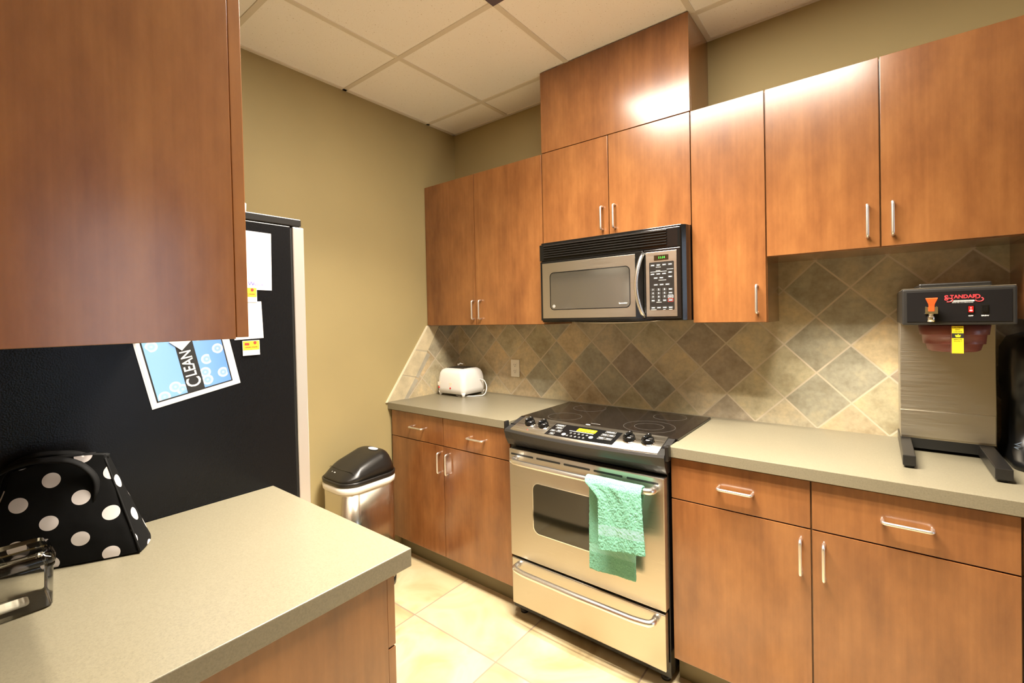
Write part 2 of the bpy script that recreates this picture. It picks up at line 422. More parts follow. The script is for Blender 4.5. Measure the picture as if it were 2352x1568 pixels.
# tile backsplash
struct(mb('slate_tiles_back').box(.008, 3.2, -.008, 0, C, ZR+.02).build('trim_1'))
e0 = (-.626, C); e1 = (-.29, ZB)
def para(a, b, t): return (a[0]+(b[0]-a[0])*t, a[1]+(b[1]-a[1])*t)
b = mb('slate_tiles_left')
in0 = (-.495, C); in1 = (-.29+.10*0, ZB-.155)
b.prism([(0, C), (in0[0], C), (-.29, 1.214), (-.185, ZB), (0, ZB)], FX, 0, .008)
# band of cut tiles along the sloping edge
d = Vector((e1[0]-e0[0], e1[1]-e0[1])).normalized()
outer = [para(e0, e1, k/3.) for k in (0, 1, 2, 3)]
inner = [(-.50, C), (-.405, 1.042), (-.30, 1.198), (-.19, ZB)]
for k, mt in enumerate(('border_tan', 'border_tan', 'border_tan')):
    a0, a1, c1, c0 = [Vector(p) for p in (outer[k], outer[k+1], inner[k+1], inner[k])]
    q = [a0.lerp(a1, .012), a1.lerp(a0, .012), c1.lerp(c0, .012), c0.lerp(c1, .012)]
    cc = sum(q, Vector((0, 0)))/4
    b.m(mt).prism([tuple(cc + (x-cc)*.975) for x in q], FX, 0, .0095)
for (a, c_) in (((-.50, C+.004), (-.412, 1.038)), ((-.405, 1.046), (-.307, 1.194))):
    a = Vector(a); c_ = Vector(c_); n = Vector((c_.y-a.y, -(c_.x-a.x))).normalized()*.034
    b.m('border_grey').prism([tuple(a), tuple(c_), tuple(c_+n), tuple(a+n*.75)], FX, 0, .0092)
b.m('grout').prism([e0, (in0[0], C), (-.19, ZB), e1], FX, 0, .008)
b.m('metal_trim').prism([(e0[0]-.009, C), e0, e1, (e1[0]-.009, ZB)], FX, 0, .012)
struct(b.build('trim_2'))

# ------------------------------------------------------------------ cabinets
def bar_handle(parent, cx, cz, vertical, y, L=.108, name='handle'):
    """bent rod pull, projecting towards -y from the face at y"""
    h = L/2; p = .026
    pts = [(0, 0, -h), (0, -p, -h), (0, -p, h), (0, 0, h)] if vertical else [(-h, 0, 0), (-h, -p, 0), (h, -p, 0), (h, 0, 0)]
    return mb('nickel').tube(roundpath([(cx+a, y+b_, cz+c) for a, b_, c in pts], .010, 5), .0049, 10).build(name, parent)
def front(parent, name, x0, x1, z0, z1, yf, handle=None, th=.019):
    g = .0021
    b = mb('cherry').box(x0+g, x1-g, yf, yf+th, z0+g, z1-g)
    d = b.build(name, parent, bevel=.0012)
    if handle: bar_handle(d, handle[0], handle[1], handle[2], yf)
    return d
def wall_cabinet(label, w, d, h, loc, doors, rz=0, group=None, side='cherry', body='cherry'):
    t = empty('wall_cabinet', label, 'cabinet', loc, rz, group)
    c = mb(body).box(0, w, -d+.0205, 0, 0, h).build('cabinet_body', t, bevel=.0008)
    for x0, x1, hx in doors:
        front(t, 'cabinet_door', x0, x1, 0, h, -d, (hx, (.092 if d < 1 else .09), True) if hx is not None else None)
    return t
D = .290
t = wall_cabinet('orange-brown wooden wall cabinet with two doors in the corner above the toaster', W1-.003, D, ZT-ZB, (.0015, -.0002, ZB), [(0, .4353, .4353-.013), (.4353, W1-.003, .4353+.043)])
t = wall_cabinet('wide low wooden wall cabinet with two doors directly above the microwave', W2-W1, D, ZT-ZM, (W1, -.0002, ZM), [(0, .381, .381-.032), (.381, .762, .381+.032)])
t = wall_cabinet('narrow tall one-door wooden wall cabinet just right of the microwave', W3-W2, D, ZT-ZB, (W2, -.0002, ZB), [(0, W3-W2, W3-W2-.033)])
t = wall_cabinet('short wooden wall cabinet with two doors above the coffee brewer', W5-W3, D, ZT-ZR, (W3, -.0002, ZR), [(0, W4-W3, W4-W3-.035), (W4-W3, W5-W3, W4-W3+.032)])
t = wall_cabinet('tall wooden wall cabinet at the right edge, its side hanging beside the coffee brewer', .35, D, ZT-ZB, (W5, -.0002, ZB), [(0, .35, .035)])
XU0 = .866; XU1 = 1.492
t = wall_cabinet('dark reddish-brown wall cabinet at upper left, hanging over the near counter', XU1-XU0, .339, HC-.12-1.381, (XU1, YFW+.0002, 1.381), [(0, (XU1-XU0)/2, (XU1-XU0)/2-.035), ((XU1-XU0)/2, XU1-XU0, (XU1-XU0)/2+.035)], rz=PI)
# chase above the microwave cabinet
t = empty('hood_chase', 'boxed wooden chase running from the microwave cabinet up to the ceiling', 'cabinet', (W1, 0, ZT))
mb('cherry').box(0, .019, -D+.0195, -.0002, .0005, HC-ZT-.0055).box(.762-.019, .762, -D+.0195, -.0002, .0005, HC-ZT-.0055).box(.019, .743, -.0195, -.0002, .0005, HC-ZT-.0055).build('side_panel', t, bevel=.0008)
mb('cherry').box(0, .762, -D, -D+.019, .0015, HC-ZT-.0055).build('front_panel', t, bevel=.001)

def base_cabinet(label, w, d, loc, splits, rz=0, toe='rubber_base', end=False, hand=True):
    """splits: list of (x0, x1, drawer handle x, door handle x)"""
    t = empty('base_cabinet', label, 'cabinet', loc, rz)
    mb('cherry').box(0, w, -d+.0205, 0, .1095, C-CT-.0005).build('cabinet_body', t, bevel=.0008)
    mb(toe).box(0, w, -d+.062, -.01, 0, .109).build('toe_kick', t)
    for x0, x1, hx, dx in splits:
        front(t, 'drawer_front', x0, x1, .7175, C-CT-.003, -d, (hx, .793, False))
        front(t, 'cabinet_door', x0, x1, .1095, .7175, -d, (dx, .626, True))
    return t
DB = .605
base_cabinet('wooden base cabinet with two drawers and two doors left of the range', W1-.008, DB, (.006, -.0002, 0), [(.012, .4563, .25, .432), (.4563, W1-.008, .705, .495)])
base_cabinet('wooden base cabinet with two drawers and two doors right of the range', 2.588-W2-.004, DB, (W2+.004, -.0002, 0), [(0, .4413, .222, .413), (.4413, 2.588-W2-.004, .67, .474)])
base_cabinet('wooden base cabinet cut off by the right edge, under the counter end', .6, DB, (2.588, -.0002, 0), [(0, .6, .3, .56)])
base_cabinet('wooden base cabinet under the near counter, its plain end panel towards the camera', 1.4995-.872, 1.7035*0+.6115, (1.4995, YFW+.0002, 0), [(0, .314, .157, .28), (.314, 1.4995-.872, .47, .348)], rz=PI)

# worktops
def worktop(name, label, boxes, bev=.0016):
    b = mb('counter')
    for q in boxes: b.box(*q)
    return tag(b.build(name, bevel=bev), label, 'countertop')
worktop('countertop', 'beige speckled worktop in the corner, under the toaster', [(.0005, W1+.006, -.6198, -.0005, C-CT, C)])
worktop('countertop', 'beige speckled worktop right of the range, under the coffee brewer', [(W2+.004, 3.2, -.6198, -.0005, C-CT, C)])
worktop('countertop', 'beige speckled worktop in the foreground, under the polka dot bag', [(.870, 1.5127, YFW+.0005, -1.6885, C-CT, C)])
worktop('countertop_strip', 'narrow beige worktop strip behind the cooktop, along the tiles', [(W1+.0065, W2+.0035, -.068, -.0005, C-CT, C)])

# ------------------------------------------------------------------ range
R = empty('electric_range', 'stainless steel slide-in electric range with a black glass cooktop', 'stove', (0, 0, 0))
RX0, RX1 = .938, 1.690
mb('black_enamel').box(RX0, RX1-.003, -.612, -.072, .03, .905).build('range_body', R, bevel=.002)
g = mb('cook_glass').prism([(RX0+.002, -.535), (RX1+.010, -.535), (RX1+.010, -.075), (RX0+.002, -.075)], FZ, .9145, .925)
g = g.build('cooktop_glass', R, bevel=.003)
def circ(r, n=48): return [(r*math.cos(2*PI*k/n), r*math.sin(2*PI*k/n)) for k in range(n)]
for cx, cy, rs in ((1.125, -.425, (.082,)), (1.535, -.405, (.108, .062)), (1.13, -.185, (.085,)), (1.545, -.175, (.075,))):
    b = mb('burner_print')
    for r in rs:
        b.ring([(cx+u, cy+v) for u, v in circ(r)], [(cx+u, cy+v) for u, v in circ(r-.0022)], FZ, .9249, .9254)
    b.build('burner_ring', g)
b = mb('white_print').prism([(1.30+.011*math.cos(a), -.515+.0065*math.sin(a)) for a in (2*PI*k/16 for k in range(16))], FZ, .925, .9254)
b.m('grey_print').box(1.30, 1.345, -.487, -.485, .925, .9254)
b.build('cooktop_marking', g)
# sloping control fascia with bowed front edge
def bow(s): return 4*s*(1-s)*.032
NX = 24
def strip(b, x0, x1, rows, n=NX):
    b.loft([[(x0+(x1-x0)*k/n, y(k/n), z(k/n)) for k in range(n+1)] for y, z in rows], close=False, caps=(False, False))
s0, s1 = .972, 1.664
yt, zt_, yb_, zb_ = -.536, .9235, -.652, .889
def fpt(x, v, lift=0.):          # a point on the fascia: v=0 back .. 1 front
    s = (x-RX0)/(RX1-RX0); y = yt + (yb_-bow(s)-yt)*v; z = zt_ + (zb_-zt_)*v; return Vector((x, y, z + lift))
b = mb('stainless')
rows = []
n = 24
for v, l in ((0, 0), (0, .004), (1, .004), (1, 0)):
    rows.append([tuple(fpt(s0 + .0*v + (s1-s0)*k/n, v, l)) for k in range(n+1)])
b.loft(rows, close=False, caps=(False, False))
for k in (0, n): b.face([b.bm.verts.new(rows[i][k]) for i in range(4)])
fas = b.build('control_fascia', R)
# black housing under and beside the fascia
b = mb('dark_metal')
prof = [(0, lambda s: -.534, .922), (1, lambda s: -.655-bow(s), .888), (2, lambda s: -.660-bow(s), .878), (3, lambda s: -.652-bow(s)*.75, .845), (4, lambda s: -.632-bow(s)*.2, .812), (5, lambda s: -.60, .812), (6, lambda s: -.534, .90)]
rings = []
for k in range(n+1):
    s = k/n; x = RX0 + (RX1-RX0)*s
    rings.append([(x, f(s), z) for _, f, z in prof])
b.loft(rings, smooth=False); b.build('front_housing', R)
mb('black_plastic').box(RX0-.0105, RX0+.001, -.652, -.622, .865, .921).build('end_cap', R, bevel=.004)
mb('black_plastic').box(RX1-.001, RX1+.0135, -.652, -.622, .865, .921).build('end_cap', R, bevel=.004)
fn = Vector((0, zt_-zb_, -(yb_-yt))).normalized(); fn = Vector((0, -.28, .96)).normalized()
# display
fx = Vector((1, 0, 0)); fv = (fpt(1.3, 0)-fpt(1.3, 1)).normalized()
def onf(x, v, l=.0045): return fpt(x, v, l)
b = mb('black_gloss')
cols = 10
for (xa, xb, va, vb, l) in ((1.165, 1.485, .16, .90, .0048),):
    rr = [[tuple(onf(xa+(xb-xa)*k/cols, v, l)) for k in range(cols+1)] for v in (va, vb)]
    b.loft(rr, close=False, caps=(False, False))
disp = b.build('display_panel', R, fix=True)
def fquad(b, x0, x1, v0, v1, l): b.face([b.bm.verts.new(onf(x, v, l)) for x, v in ((x0, v0), (x1, v0), (x1, v1), (x0, v1))])
b = mb('lcd_yellow'); fquad(b, 1.29, 1.378, .26, .44, .0052); b.m('lcd_digit').text('11:50', .015, onf(1.335, .35, .0053), fx, fv, .0002)
b.build('clock_display', disp)
for x, v, w, h in ((1.196, .27, .040, .05), (1.203, .42, .028, .045), (1.187, .62, .020, .05), (1.217, .60, .018, .07), (1.197, .8, .018, .06),
                   (1.437, .24, .040, .05), (1.422, .42, .022, .06), (1.452, .42, .022, .06), (1.42, .62, .022, .08), (1.452, .62, .022, .05)):
    b = mb('grey_print'); fquad(b, x-w/2-.003, x+w/2+.003, v-h/2-.035, v+h/2+.035, .0051)
    b.m('button_grey'); fquad(b, x-w/2-.0024, x+w/2+.0024, v-h/2-.031, v+h/2+.031, .0053)
    b.m('white_print'); fquad(b, x-w/2+.003, x+w/2-.003, v-h*.3, v+h*.3, .0055); b.build('button', disp)
for x, v, r in ((1.253, .74, .0095), (1.378, .68, .0095)):
    c = onf(x, v, .005); mb('white_plastic').lathe([(r, 0), (r, .001), (r*.8, .0016), (0, .0018)], c, 16, fn).build('button', disp)
for i in range(5):
    for j in range(2):
        c = onf(1.276 + i*.0195 - j*.004, .60 + j*.17, .005); b = mb('grey_print').lathe([(.0052, 0), (.0052, .0005), (0, .0006)], c, 12, fn)
        b.m('black_gloss').lathe([(.0045, .0006), (.0045, .0008), (0, .0009)], c, 12, fn)
        b.m('white_print').text(str((i+5*j+1) % 10), .0075, c + fn*.001, fx, fv, .0001, align='CENTER'); b.build('button', disp)
b = mb('white_print'); fquad(b, 1.26, 1.375, .475, .495, .0052); b.build('button_caption', disp)
def knob(x, v, parent):
    c = onf(x, v, .004); k = mb('chrome').lathe([(.027, 0), (.027, .003), (.024, .0045)], c, 28, fn)
    k.m('black_gloss').lathe([(.023, .004), (.025, .010), (.0235, .019), (.0185, .023), (0, .0235)], c, 28, fn)
    a = Vector((.35, fv.y*.94, fv.z*.94)).normalized(); sx_ = a.cross(fn).normalized()
    k.m('black_gloss').loft([[c + fn*h + a*(L*math.cos(q)) + sx_*(w*math.sin(q)) for q in (2*PI*i/16 for i in range(16))] for h, L, w in ((.018, .0235, .0075), (.031, .023, .006), (.035, .018, .004))])
    kk = k.build('knob', parent)
    mb('white_print').box(-.0008, .0008, -.004, .004, 0, .0004).build('knob_pointer', kk, loc=tuple(c + fn*.0355 + a*.008))
    return kk
for x in (1.047, 1.124, 1.533, 1.608): knob(x, .50, R)
for x, v in ((1.066, .86), (1.565, .86)): mb('led_red').lathe([(.0028, 0), (.0028, .001), (0, .0015)], onf(x, v, .004), 10, fn).build('indicator_dot', R)
# oven door
YD = -.655
DX0, DX1 = .960, 1.687
b = mb('stainless').box(DX0, DX1, YD, YD+.038, .303, .800)
door = b.build('oven_door', R, bevel=.0035)
for k in range(5):
    xa = DX0 + .012 + k*.1425; b = mb('black_matte').prism(rrect(xa+.062, .777, .126, .0085, .004, 3), FY, YD-.0006, YD+.001); b.build('vent_slot', door)
WX0, WX1, WZ0, WZ1 = 1.094, 1.556, .440, .664
wc = ((WX0+WX1)/2, (WZ0+WZ1)/2)
mb('chrome').ring(rrect(*wc, WX1-WX0+.008, WZ1-WZ0+.008, .034), rrect(*wc, WX1-WX0, WZ1-WZ0, .031), FY, YD-.002, YD+.001).build('window_rim', door)
mb('oven_glass').prism(rrect(*wc, WX1-WX0, WZ1-WZ0, .031), FY, YD-.0012, YD+.001).build('oven_window', door)
def big_handle(z, parent, x0=1.0, x1=1.655, drop=0.):
    y0 = YD+.002; yh = YD-.047
    P = [(x0, y0, z), (x0, yh+.006, z), (x0+.05, yh, z)]
    pts = roundpath([(x0, y0, z), (x0+.0, yh+.004, z-drop*.2), (x0+.06, yh-.004, z-drop), ((x0+x1)/2, yh-.008, z-drop), (x1-.06, yh-.004, z-drop), (x1, yh+.004, z-drop*.2), (x1, y0, z)], .034, 7)
    return mb('chrome_brushed').tube(pts, .0128, 16).build('handle', parent)
big_handle(.758, door)
dr = mb('stainless').box(DX0+.004, DX1-.003, YD, YD+.03, .078, .292).build('storage_drawer', R, bevel=.0035)
big_handle(.268, dr, 1.004, 1.648, .004)
b = mb('black_enamel').box(DX0+.01, DX1-.01, YD+.03, -.60, .285, .310); b.build('door_gap_trim', R)
for x, y in ((.975, -.58), (1.655, -.58), (.975, -.13), (1.655, -.13)):
    mb('black_plastic').lathe([(.018, 0), (.018, .012), (.009, .014), (.009, .031)], (x, y, 0), 16).build('leveling_foot', R)

# ------------------------------------------------------------------ towel
def towel():
    prof = []     # (y, z, side) along the cloth; front bottom -> bar -> back bottom
    bar = Vector((0, YD-.055, .7575))
    for k in range(26): prof.append((-.733 - .006*(1-k/25.)**.7, .505 + (.757-.505)*k/25., 'f'))
    for k in range(1, 10):
        a = PI - PI*k/10; prof.append((bar.y + .0185*math.cos(a)*-1*-1, bar.z + .0185*math.sin(a), 't'))
    prof2 = [(bar.y+.0185, bar.z - (.757-.390)*k/34., 'b') for k in range(35)]
    prof = [(y if s != 't' else y, z, s) for y, z, s in prof] + prof2
    NU = 34; b = mb('terry'); V = []
    rnd = random.Random(3)
    for i, (y, z, s) in enumerate(prof):
        row = []
        for k in range(NU+1):
            u = k/NU
            if s == 'f':
                q = (z-.505)/(.252); xl = 1.459 - max(0, (q-.78)/.22)**1.3*.060; xr = 1.646 - q*.016
                if q < .2: xr -= 0
            elif s == 't': xl = 1.399; xr = 1.630
            else:
                q = (bar.z - z)/.367; xl = 1.399 - .008*q; xr = 1.630 - .040*min(1, q*1.6)
            x = xl + (xr-xl)*u
            w = math.sin(u*9 + z*7)*.0022 + math.sin(u*23 + z*31)*.0008
            yy = y + (w if s != 't' else w*.3) + rnd.uniform(-.0007, .0007)
            zz = z + (0 if s != 'f' else (u*.030)*(1-(z-.505)/.252)) + (0 if s != 'b' else .012*u*((bar.z-z)/.367))
            if s == 'f': yy -= .008*max(0, .12-u)/.12*0
            row.append(b.bm.verts.new((x + rnd.uniform(-.0006, .0006), yy, zz)))
        V.append(row)
    b.sm = True
    b.m('terry_band'); b.m('terry')
    for i in range(len(V)-1):
        z = prof[i][1]; s = prof[i][2]
        band = (s == 'f' and .560 < z < .602) or (s == 'b' and .468 < z < .505)
        b.m('terry_band' if band else 'terry')
        for k in range(NU): b.face([V[i][k], V[i][k+1], V[i+1][k+1], V[i+1][k]])
    o = b.build('hand_towel', solid=.007)
    sd = o.modifiers.new('sub', 'SUBSURF'); sd.levels = 2; sd.render_levels = 2
    tx = bpy.data.textures.new('terry_lumps', 'CLOUDS'); tx.noise_scale = .006
    dp = o.modifiers.new('d', 'DISPLACE'); dp.texture = tx; dp.strength = .0035; dp.mid_level = .5
    return tag(o, 'mint green terry towel folded over the oven door handle', 'towel')
towel()

# ------------------------------------------------------------------ microwave
MW = empty('microwave_oven', 'black and stainless over-the-range microwave under the wall cabinets', 'microwave')
YM = -.370; MX0, MX1 = .9615, 1.6895
pts = [(MX0, -.004), (MX1, -.004), (MX1, YM+.045), (MX1-.004, YM+.022), (MX1-.018, YM+.006), (MX1-.03, YM+.004), (MX0+.008, YM+.004), (MX0, YM+.012)]
mb('black_gloss').prism(pts, FZ, 1.3805, 1.7825).build('oven_body', MW, bevel=.002)
gr = mb('black_gloss').prism([(MX0-.001, YM+.02), (MX1-.02, YM+.02), (MX1-.02, YM-.003), (MX1-.03, YM-.006), (MX0+.004, YM-.006), (MX0-.001, YM-.002)], FZ, 1.690, 1.772).build('vent_grille', MW, bevel=.002)
for k in range(6):
    z = 1.7025 + k*.0115
    mb('black_plastic').loft([[(x, YM-.006, z), (x, YM-.0135, z+.0015), (x, YM-.0135, z+.0035), (x, YM-.006, z+.0075)] for x in (MX0+.03, MX1-.075)], smooth=False).build('louver', gr)
# door
md = mb('black_gloss').box(MX0+.004, 1.508, YM-.006, YM+.01, 1.388, 1.687).build('microwave_door', MW, bevel=.003)
b = mb('stainless').box(.979, 1.473, YM-.0085, YM-.005, 1.399, 1.676).build('door_panel', md, bevel=.0012)
wc = (1.2365, 1.534)
mb('black_gloss').ring(rrect(*wc, .426, .188, .022), rrect(*wc, .418, .180, .018), FY, YM-.0095, YM-.008).build('window_rim', md)
mb('microwave_glass').prism(rrect(*wc, .418, .180, .018), FY, YM-.009, YM-.008).build('door_window', md)
b = mb('white_print').ring([(1.046+u, 1.459+v) for u, v in circ(.0072, 20)], [(1.046+u, 1.459+v) for u, v in circ(.0062, 20)], FY, YM-.0094, YM-.009)
b.build('door_badge', md); b = mb('white_print').text('GE', .0075, (1.046, YM-.0091, 1.459), (1,0,0), (0,0,1), .0003, align='CENTER')
b.build('badge_lettering', md); b = mb('white_print').text('Spacemaker', .0085, (1.435, YM-.0091, 1.462), (1,0,0), (0,0,1), .0003, .01, align='RIGHT'); b.build('door_lettering', md)
hp = []
for k in range(17):
    s = k/16; z = 1.397 + .276*s; q = math.sin(PI*s); hp.append((1.512 - .020*q, YM-.010 - .036*q**.6, z))
mb('chrome_brushed').tube(hp, .0085, 14).build('handle', md)
# control side
cp = mb('black_gloss').box(1.5105, MX1-.020, YM-.006, YM+.01, 1.388, 1.687).build('control_panel', MW, bevel=.003)
mb('stainless').box(1.522, 1.655, YM-.0085, YM-.005, 1.398, 1.676).build('panel_plate', cp, bevel=.0012)
b = mb('lcd_dark').box(1.559, 1.621, YM-.0095, YM-.008, 1.638, 1.660)
b.m('lcd_green').text('11:14', .0135, (1.592, YM-.0097, 1.649), (1,0,0), (0,0,1), .0002, .01, align='CENTER'); b.build('clock_display', cp)
kp = mb('black_plastic').prism(rrect(1.5905, 1.5285, .106, .205, .004, 3), FY, YM-.0095, YM-.008).build('keypad', cp)
def key(x, z, w, h, txt=None, frame=None):
    b = mb(frame or 'button_grey').prism(rrect(x, z, w, h, .0015, 2), FY, YM-.0100, YM-.009)
    if frame: b.m('button_grey').prism(rrect(x, z, w-.002, h-.002, .0012, 2), FY, YM-.0103, YM-.0099)
    b.m('white_print')
    if txt: b.text(txt, .0095, (x, YM-.0104, z+.0004), (1,0,0), (0,0,1), .0001, .02, align='CENTER')
    else: b.box(x-w*.32, x+w*.32, YM-.0105, YM-.0103, z-.0016, z+.0016)
    b.build('key', kp)
X4 = [1.553, 1.578, 1.603, 1.628]
for x in X4: key(x, 1.618, .020, .011)
for x in X4[:3]: key(x-.001, 1.580, .021, .009)
key(X4[3], 1.584, .020, .010); key(X4[3], 1.566, .020, .010)
key(1.566, 1.563, .021, .009); key(1.590, 1.563, .021, .009)
for x in (1.566, 1.591, 1.616): key(x, 1.534, .021, .010)
for r_, row in enumerate(('123', '456', '789', ' 0 ')):
    for i, ch in enumerate(row): key(X4[i], 1.513 - r_*.0155, .018, .0125, ch if ch != ' ' else None)
key(X4[3], 1.513, .019, .011); key(X4[3], 1.4975, .019, .011)
key(X4[3], 1.482, .022, .0135, None, 'white_print'); key(X4[3], 1.4665, .022, .0135, None, 'red_print')
for x in X4: key(x, 1.436, .021, .012)
b = mb('grey_print')
for x0, x1, z in ((1.567, 1.589, 1.609), (1.543, 1.613, 1.590), (1.567, 1.586, 1.5945), (1.614, 1.641, 1.5975), (1.578, 1.611, 1.553), (1.567, 1.590, 1.459), (1.543, 1.567, 1.4275), (1.596, 1.606, 1.4275), (1.620, 1.635, 1.4275)):
    b.box(x0, x1, YM-.0098, YM-.0094, z-.001, z+.001)
b.build('keypad_caption', kp)
# shallow light and filter tray below
rg = []
for k in range(13):
    s = k/12; x = 1.13 + .42*s; q = math.sin(PI*s)**.6
    rg.append([(x, -.33, 1.3805), (x, -.335, 1.3805-.011*q), (x, -.15, 1.3805-.011*q), (x, -.145, 1.3805)])
mb('stainless').loft(rg).build('light_cover', MW)

# ------------------------------------------------------------------ outlet
O = empty('wall_outlet', 'ivory duplex electrical outlet on the tiled backsplash right of the toaster', 'outlet', (.508, -.008, 1.086))
mb('ivory_plastic').prism(rrect(0, 0, .067, .110, .004, 3), FY, -.006, 0).build('cover_plate', O, bevel=.0015)
for dz in (.020, -.020):
    b = mb('ivory_plastic').prism(rrect(0, dz, .034, .029, .009, 5), FY, -.0072, -.0055)
    b.m('black_print').box(-.0075, -.0055, -.0078, -.007, dz-.001, dz+.007).box(.0055, .0075, -.0078, -.007, dz-.001, dz+.006).prism([(.0025*math.cos(a), dz-.008+.0025*math.sin(a)) for a in (2*PI*k/10 for k in range(10))], FY, -.0078, -.007)
    b.build('receptacle', O)

# ------------------------------------------------------------------ toaster
T = empty('toaster', 'white four-slice toaster standing in the corner of the counter', 'toaster', (.175, -.162, C), 0)
hw, hd = .122, .108
def tring(z, ins, r):
    return [(x, y, z) for x, y in rrect(0, 0, 2*(hw-ins), 2*(hd-ins), r, 6)]
b = mb('white_plastic').loft([tring(.014, .014, .02), tring(.020, .004, .03), tring(.05, .0, .034), tring(.11, .003, .034), tring(.145, .008, .036), tring(.162, .016, .036), tring(.172, .030, .034), tring(.175, .045, .03)])
b.build('toaster_shell', T)
b = mb('toast_wire').prism(rrect(0, 0, .150, .122, .01, 4), FZ, .174, .1765); b.build('top_plate', T)
for y in (-.042, -.014, .014, .042): mb('black_matte').prism(rrect(0, y, .132, .017, .004, 3), FZ, .1764, .1772).build('toast_slot', T)
for x in (-.102, .102):
    for y in (-.088, .088):
        mb('white_plastic').lathe([(.008, 0), (.009, .01), (.016, .026)], (x, y, 0), 14).build('foot', T)
for x in (-.098, .006):
    mb('red_plastic').lathe([(.0065, 0), (.0065, .004), (.004, .006), (0, .0062)], (x, -.105, .052), 16, (0, -1, 0)).build('knob', T)
    b = mb('ivory_plastic').prism([(x-.012, .088), (x+.020, .088), (x+.010, .068), (x-.010, .062)], FY, -.1078, -.104); b.build('lever_slot', T)
mb('white_plastic').tube(roundpath([(-.07, .05, .17), (-.075, .045, .19), (-.055, .04, .184), (-.05, .04, .197), (-.03, .05, .19)], .008, 4), .0035, 8).build('cord_end', T)
mb('white_plastic').tube(roundpath([(.115, .05, .100), (.150, .055, .098), (.190, .04, .055), (.185, .02, .004), (.14, -.04, .0035), (.06, -.085, .0035), (.02, -.07, .0035)], .04, 8), .003, 8).build('power_cord', T)

# ------------------------------------------------------------------ trash can
K = empty('trash_can', 'stainless steel trash can with a domed black lid beside the left wall', 'trash can', (.162, -.930, 0))
kw, kl, kr = .270, .325, .085
def kring(z, d, r=None): return [(x, y, z) for x, y in rrect(0, 0, kw+2*d, kl+2*d, (r or kr)+d, 10)]
mb('stainless_can').loft([kring(.012, -.002), kring(.575, -.004)]).build('can_body', K)
mb('black_plastic').loft([kring(0, -.001), kring(.03, .001)]).build('base_ring', K)
b = mb('white_plastic').loft([kring(.553, -.001), kring(.556, .004), kring(.572, .006), kring(.588, .003), kring(.592, -.006)]); b.build('bag_rim', K)
mb('black_plastic').loft([kring(.582, -.008), kring(.588, .005), kring(.606, .007), kring(.610, .002)]).build('lid_rim', K)
def lidh(y):            # height profile front (-) to rear (+)
    s = max(0, (y + kl/2)/kl); return .020 + .092*max(0, math.sin(min(1, s/1.02)*PI*.61))**1.1
rings = []
for k in range(15):
    s = 1 - k/14; rg = []
    for x, y in rrect(0, 0, kw+.002, kl+.002, kr, 10):
        px, py = x*s, y*s
        rg.append((px, py, .608 + lidh(py)*(1-s**7.5)))
    rings.append(rg)
mb('black_plastic').loft(rings).build('lid_dome', K)
def ltop(x, y, l=.0008):
    s = max(abs(x)/(kw/2), abs(y)/(kl/2)); return (x, y, .608 + lidh(y)*(1-s**7.5) + l)

b = MB().m('white_print'); b.face([b.bm.verts.new(ltop(.02+.038*math.cos(a), .075+.016*math.sin(a), .003)) for a in (2*PI*k/20 for k in range(20))]); b.build('badge', K)
b = mb('white_print')
for x in (-.045, -.025, -.018): 
    b.face([b.bm.verts.new(ltop(x+.0025*math.cos(a), -.128+.0025*math.sin(a), .0012)) for a in (2*PI*k/8 for k in range(8))])
b.build('sensor_light', K)
b = mb('black_gloss').tube([ltop(x, -.100-.010*math.cos(x/.13*1.4), .0004) for x in [-.112+.224*k/20 for k in range(21)]], .0012, 6); b.build('lid_seam', K)

# ------------------------------------------------------------------ refrigerator
F = empty('refrigerator', 'black refrigerator with silver doors against the left wall, papers on its side', 'refrigerator', (0, 0, 0))
FX0, FX1 = .025, .866
mb('fridge_side').box(FX0, FX1, -2.325, -1.612, .02, 1.708).build('cabinet_body', F, bevel=.003)
mb('black_plastic').box(FX0, FX1+.001, -2.325, -1.577, 1.7095, 1.7335).build('top_cap', F, bevel=.003)
mb('black_matte').box(FX0+.004, FX1-.004, -1.6125, -1.606, .06, 1.704).build('door_gasket', F)
for x0, x1, hx in ((FX0, .41, .385), (.414, FX1, .44)):
    pts = [(x0, -1.6055), (x1, -1.6055)] + [(x1 + (x0-x1)*k/10, -1.569 - .012*math.sin(PI*k/10)**.5*-1) for k in range(11)]
    d = mb('silver_door').prism(pts, FZ, .06, 1.7075).build('refrigerator_door', F, bevel=.003)
    mb('chrome_brushed').tube(roundpath([(hx, -1.558, .7), (hx, -1.515, .7), (hx, -1.515, 1.45), (hx, -1.558, 1.45)], .03, 6), .011, 12).build('handle', d)
mb('black_plastic').box(FX0+.02, FX1-.02, -2.3, -1.64, 0, .02).build('base_grille', F)
o = mb('white_plastic').loft([[(x, y, z) for x, y in rrect(.66, -1.785, .25-2*i, .17-2*i, .03, 6)] for z, i in ((1.734, .006), (1.738, 0), (1.778, -.002), (1.786, .004), (1.789, .016))]).build('storage_container')
tag(o, 'white rounded plastic container on top of the refrigerator, mostly behind the wall cabinet', 'container')

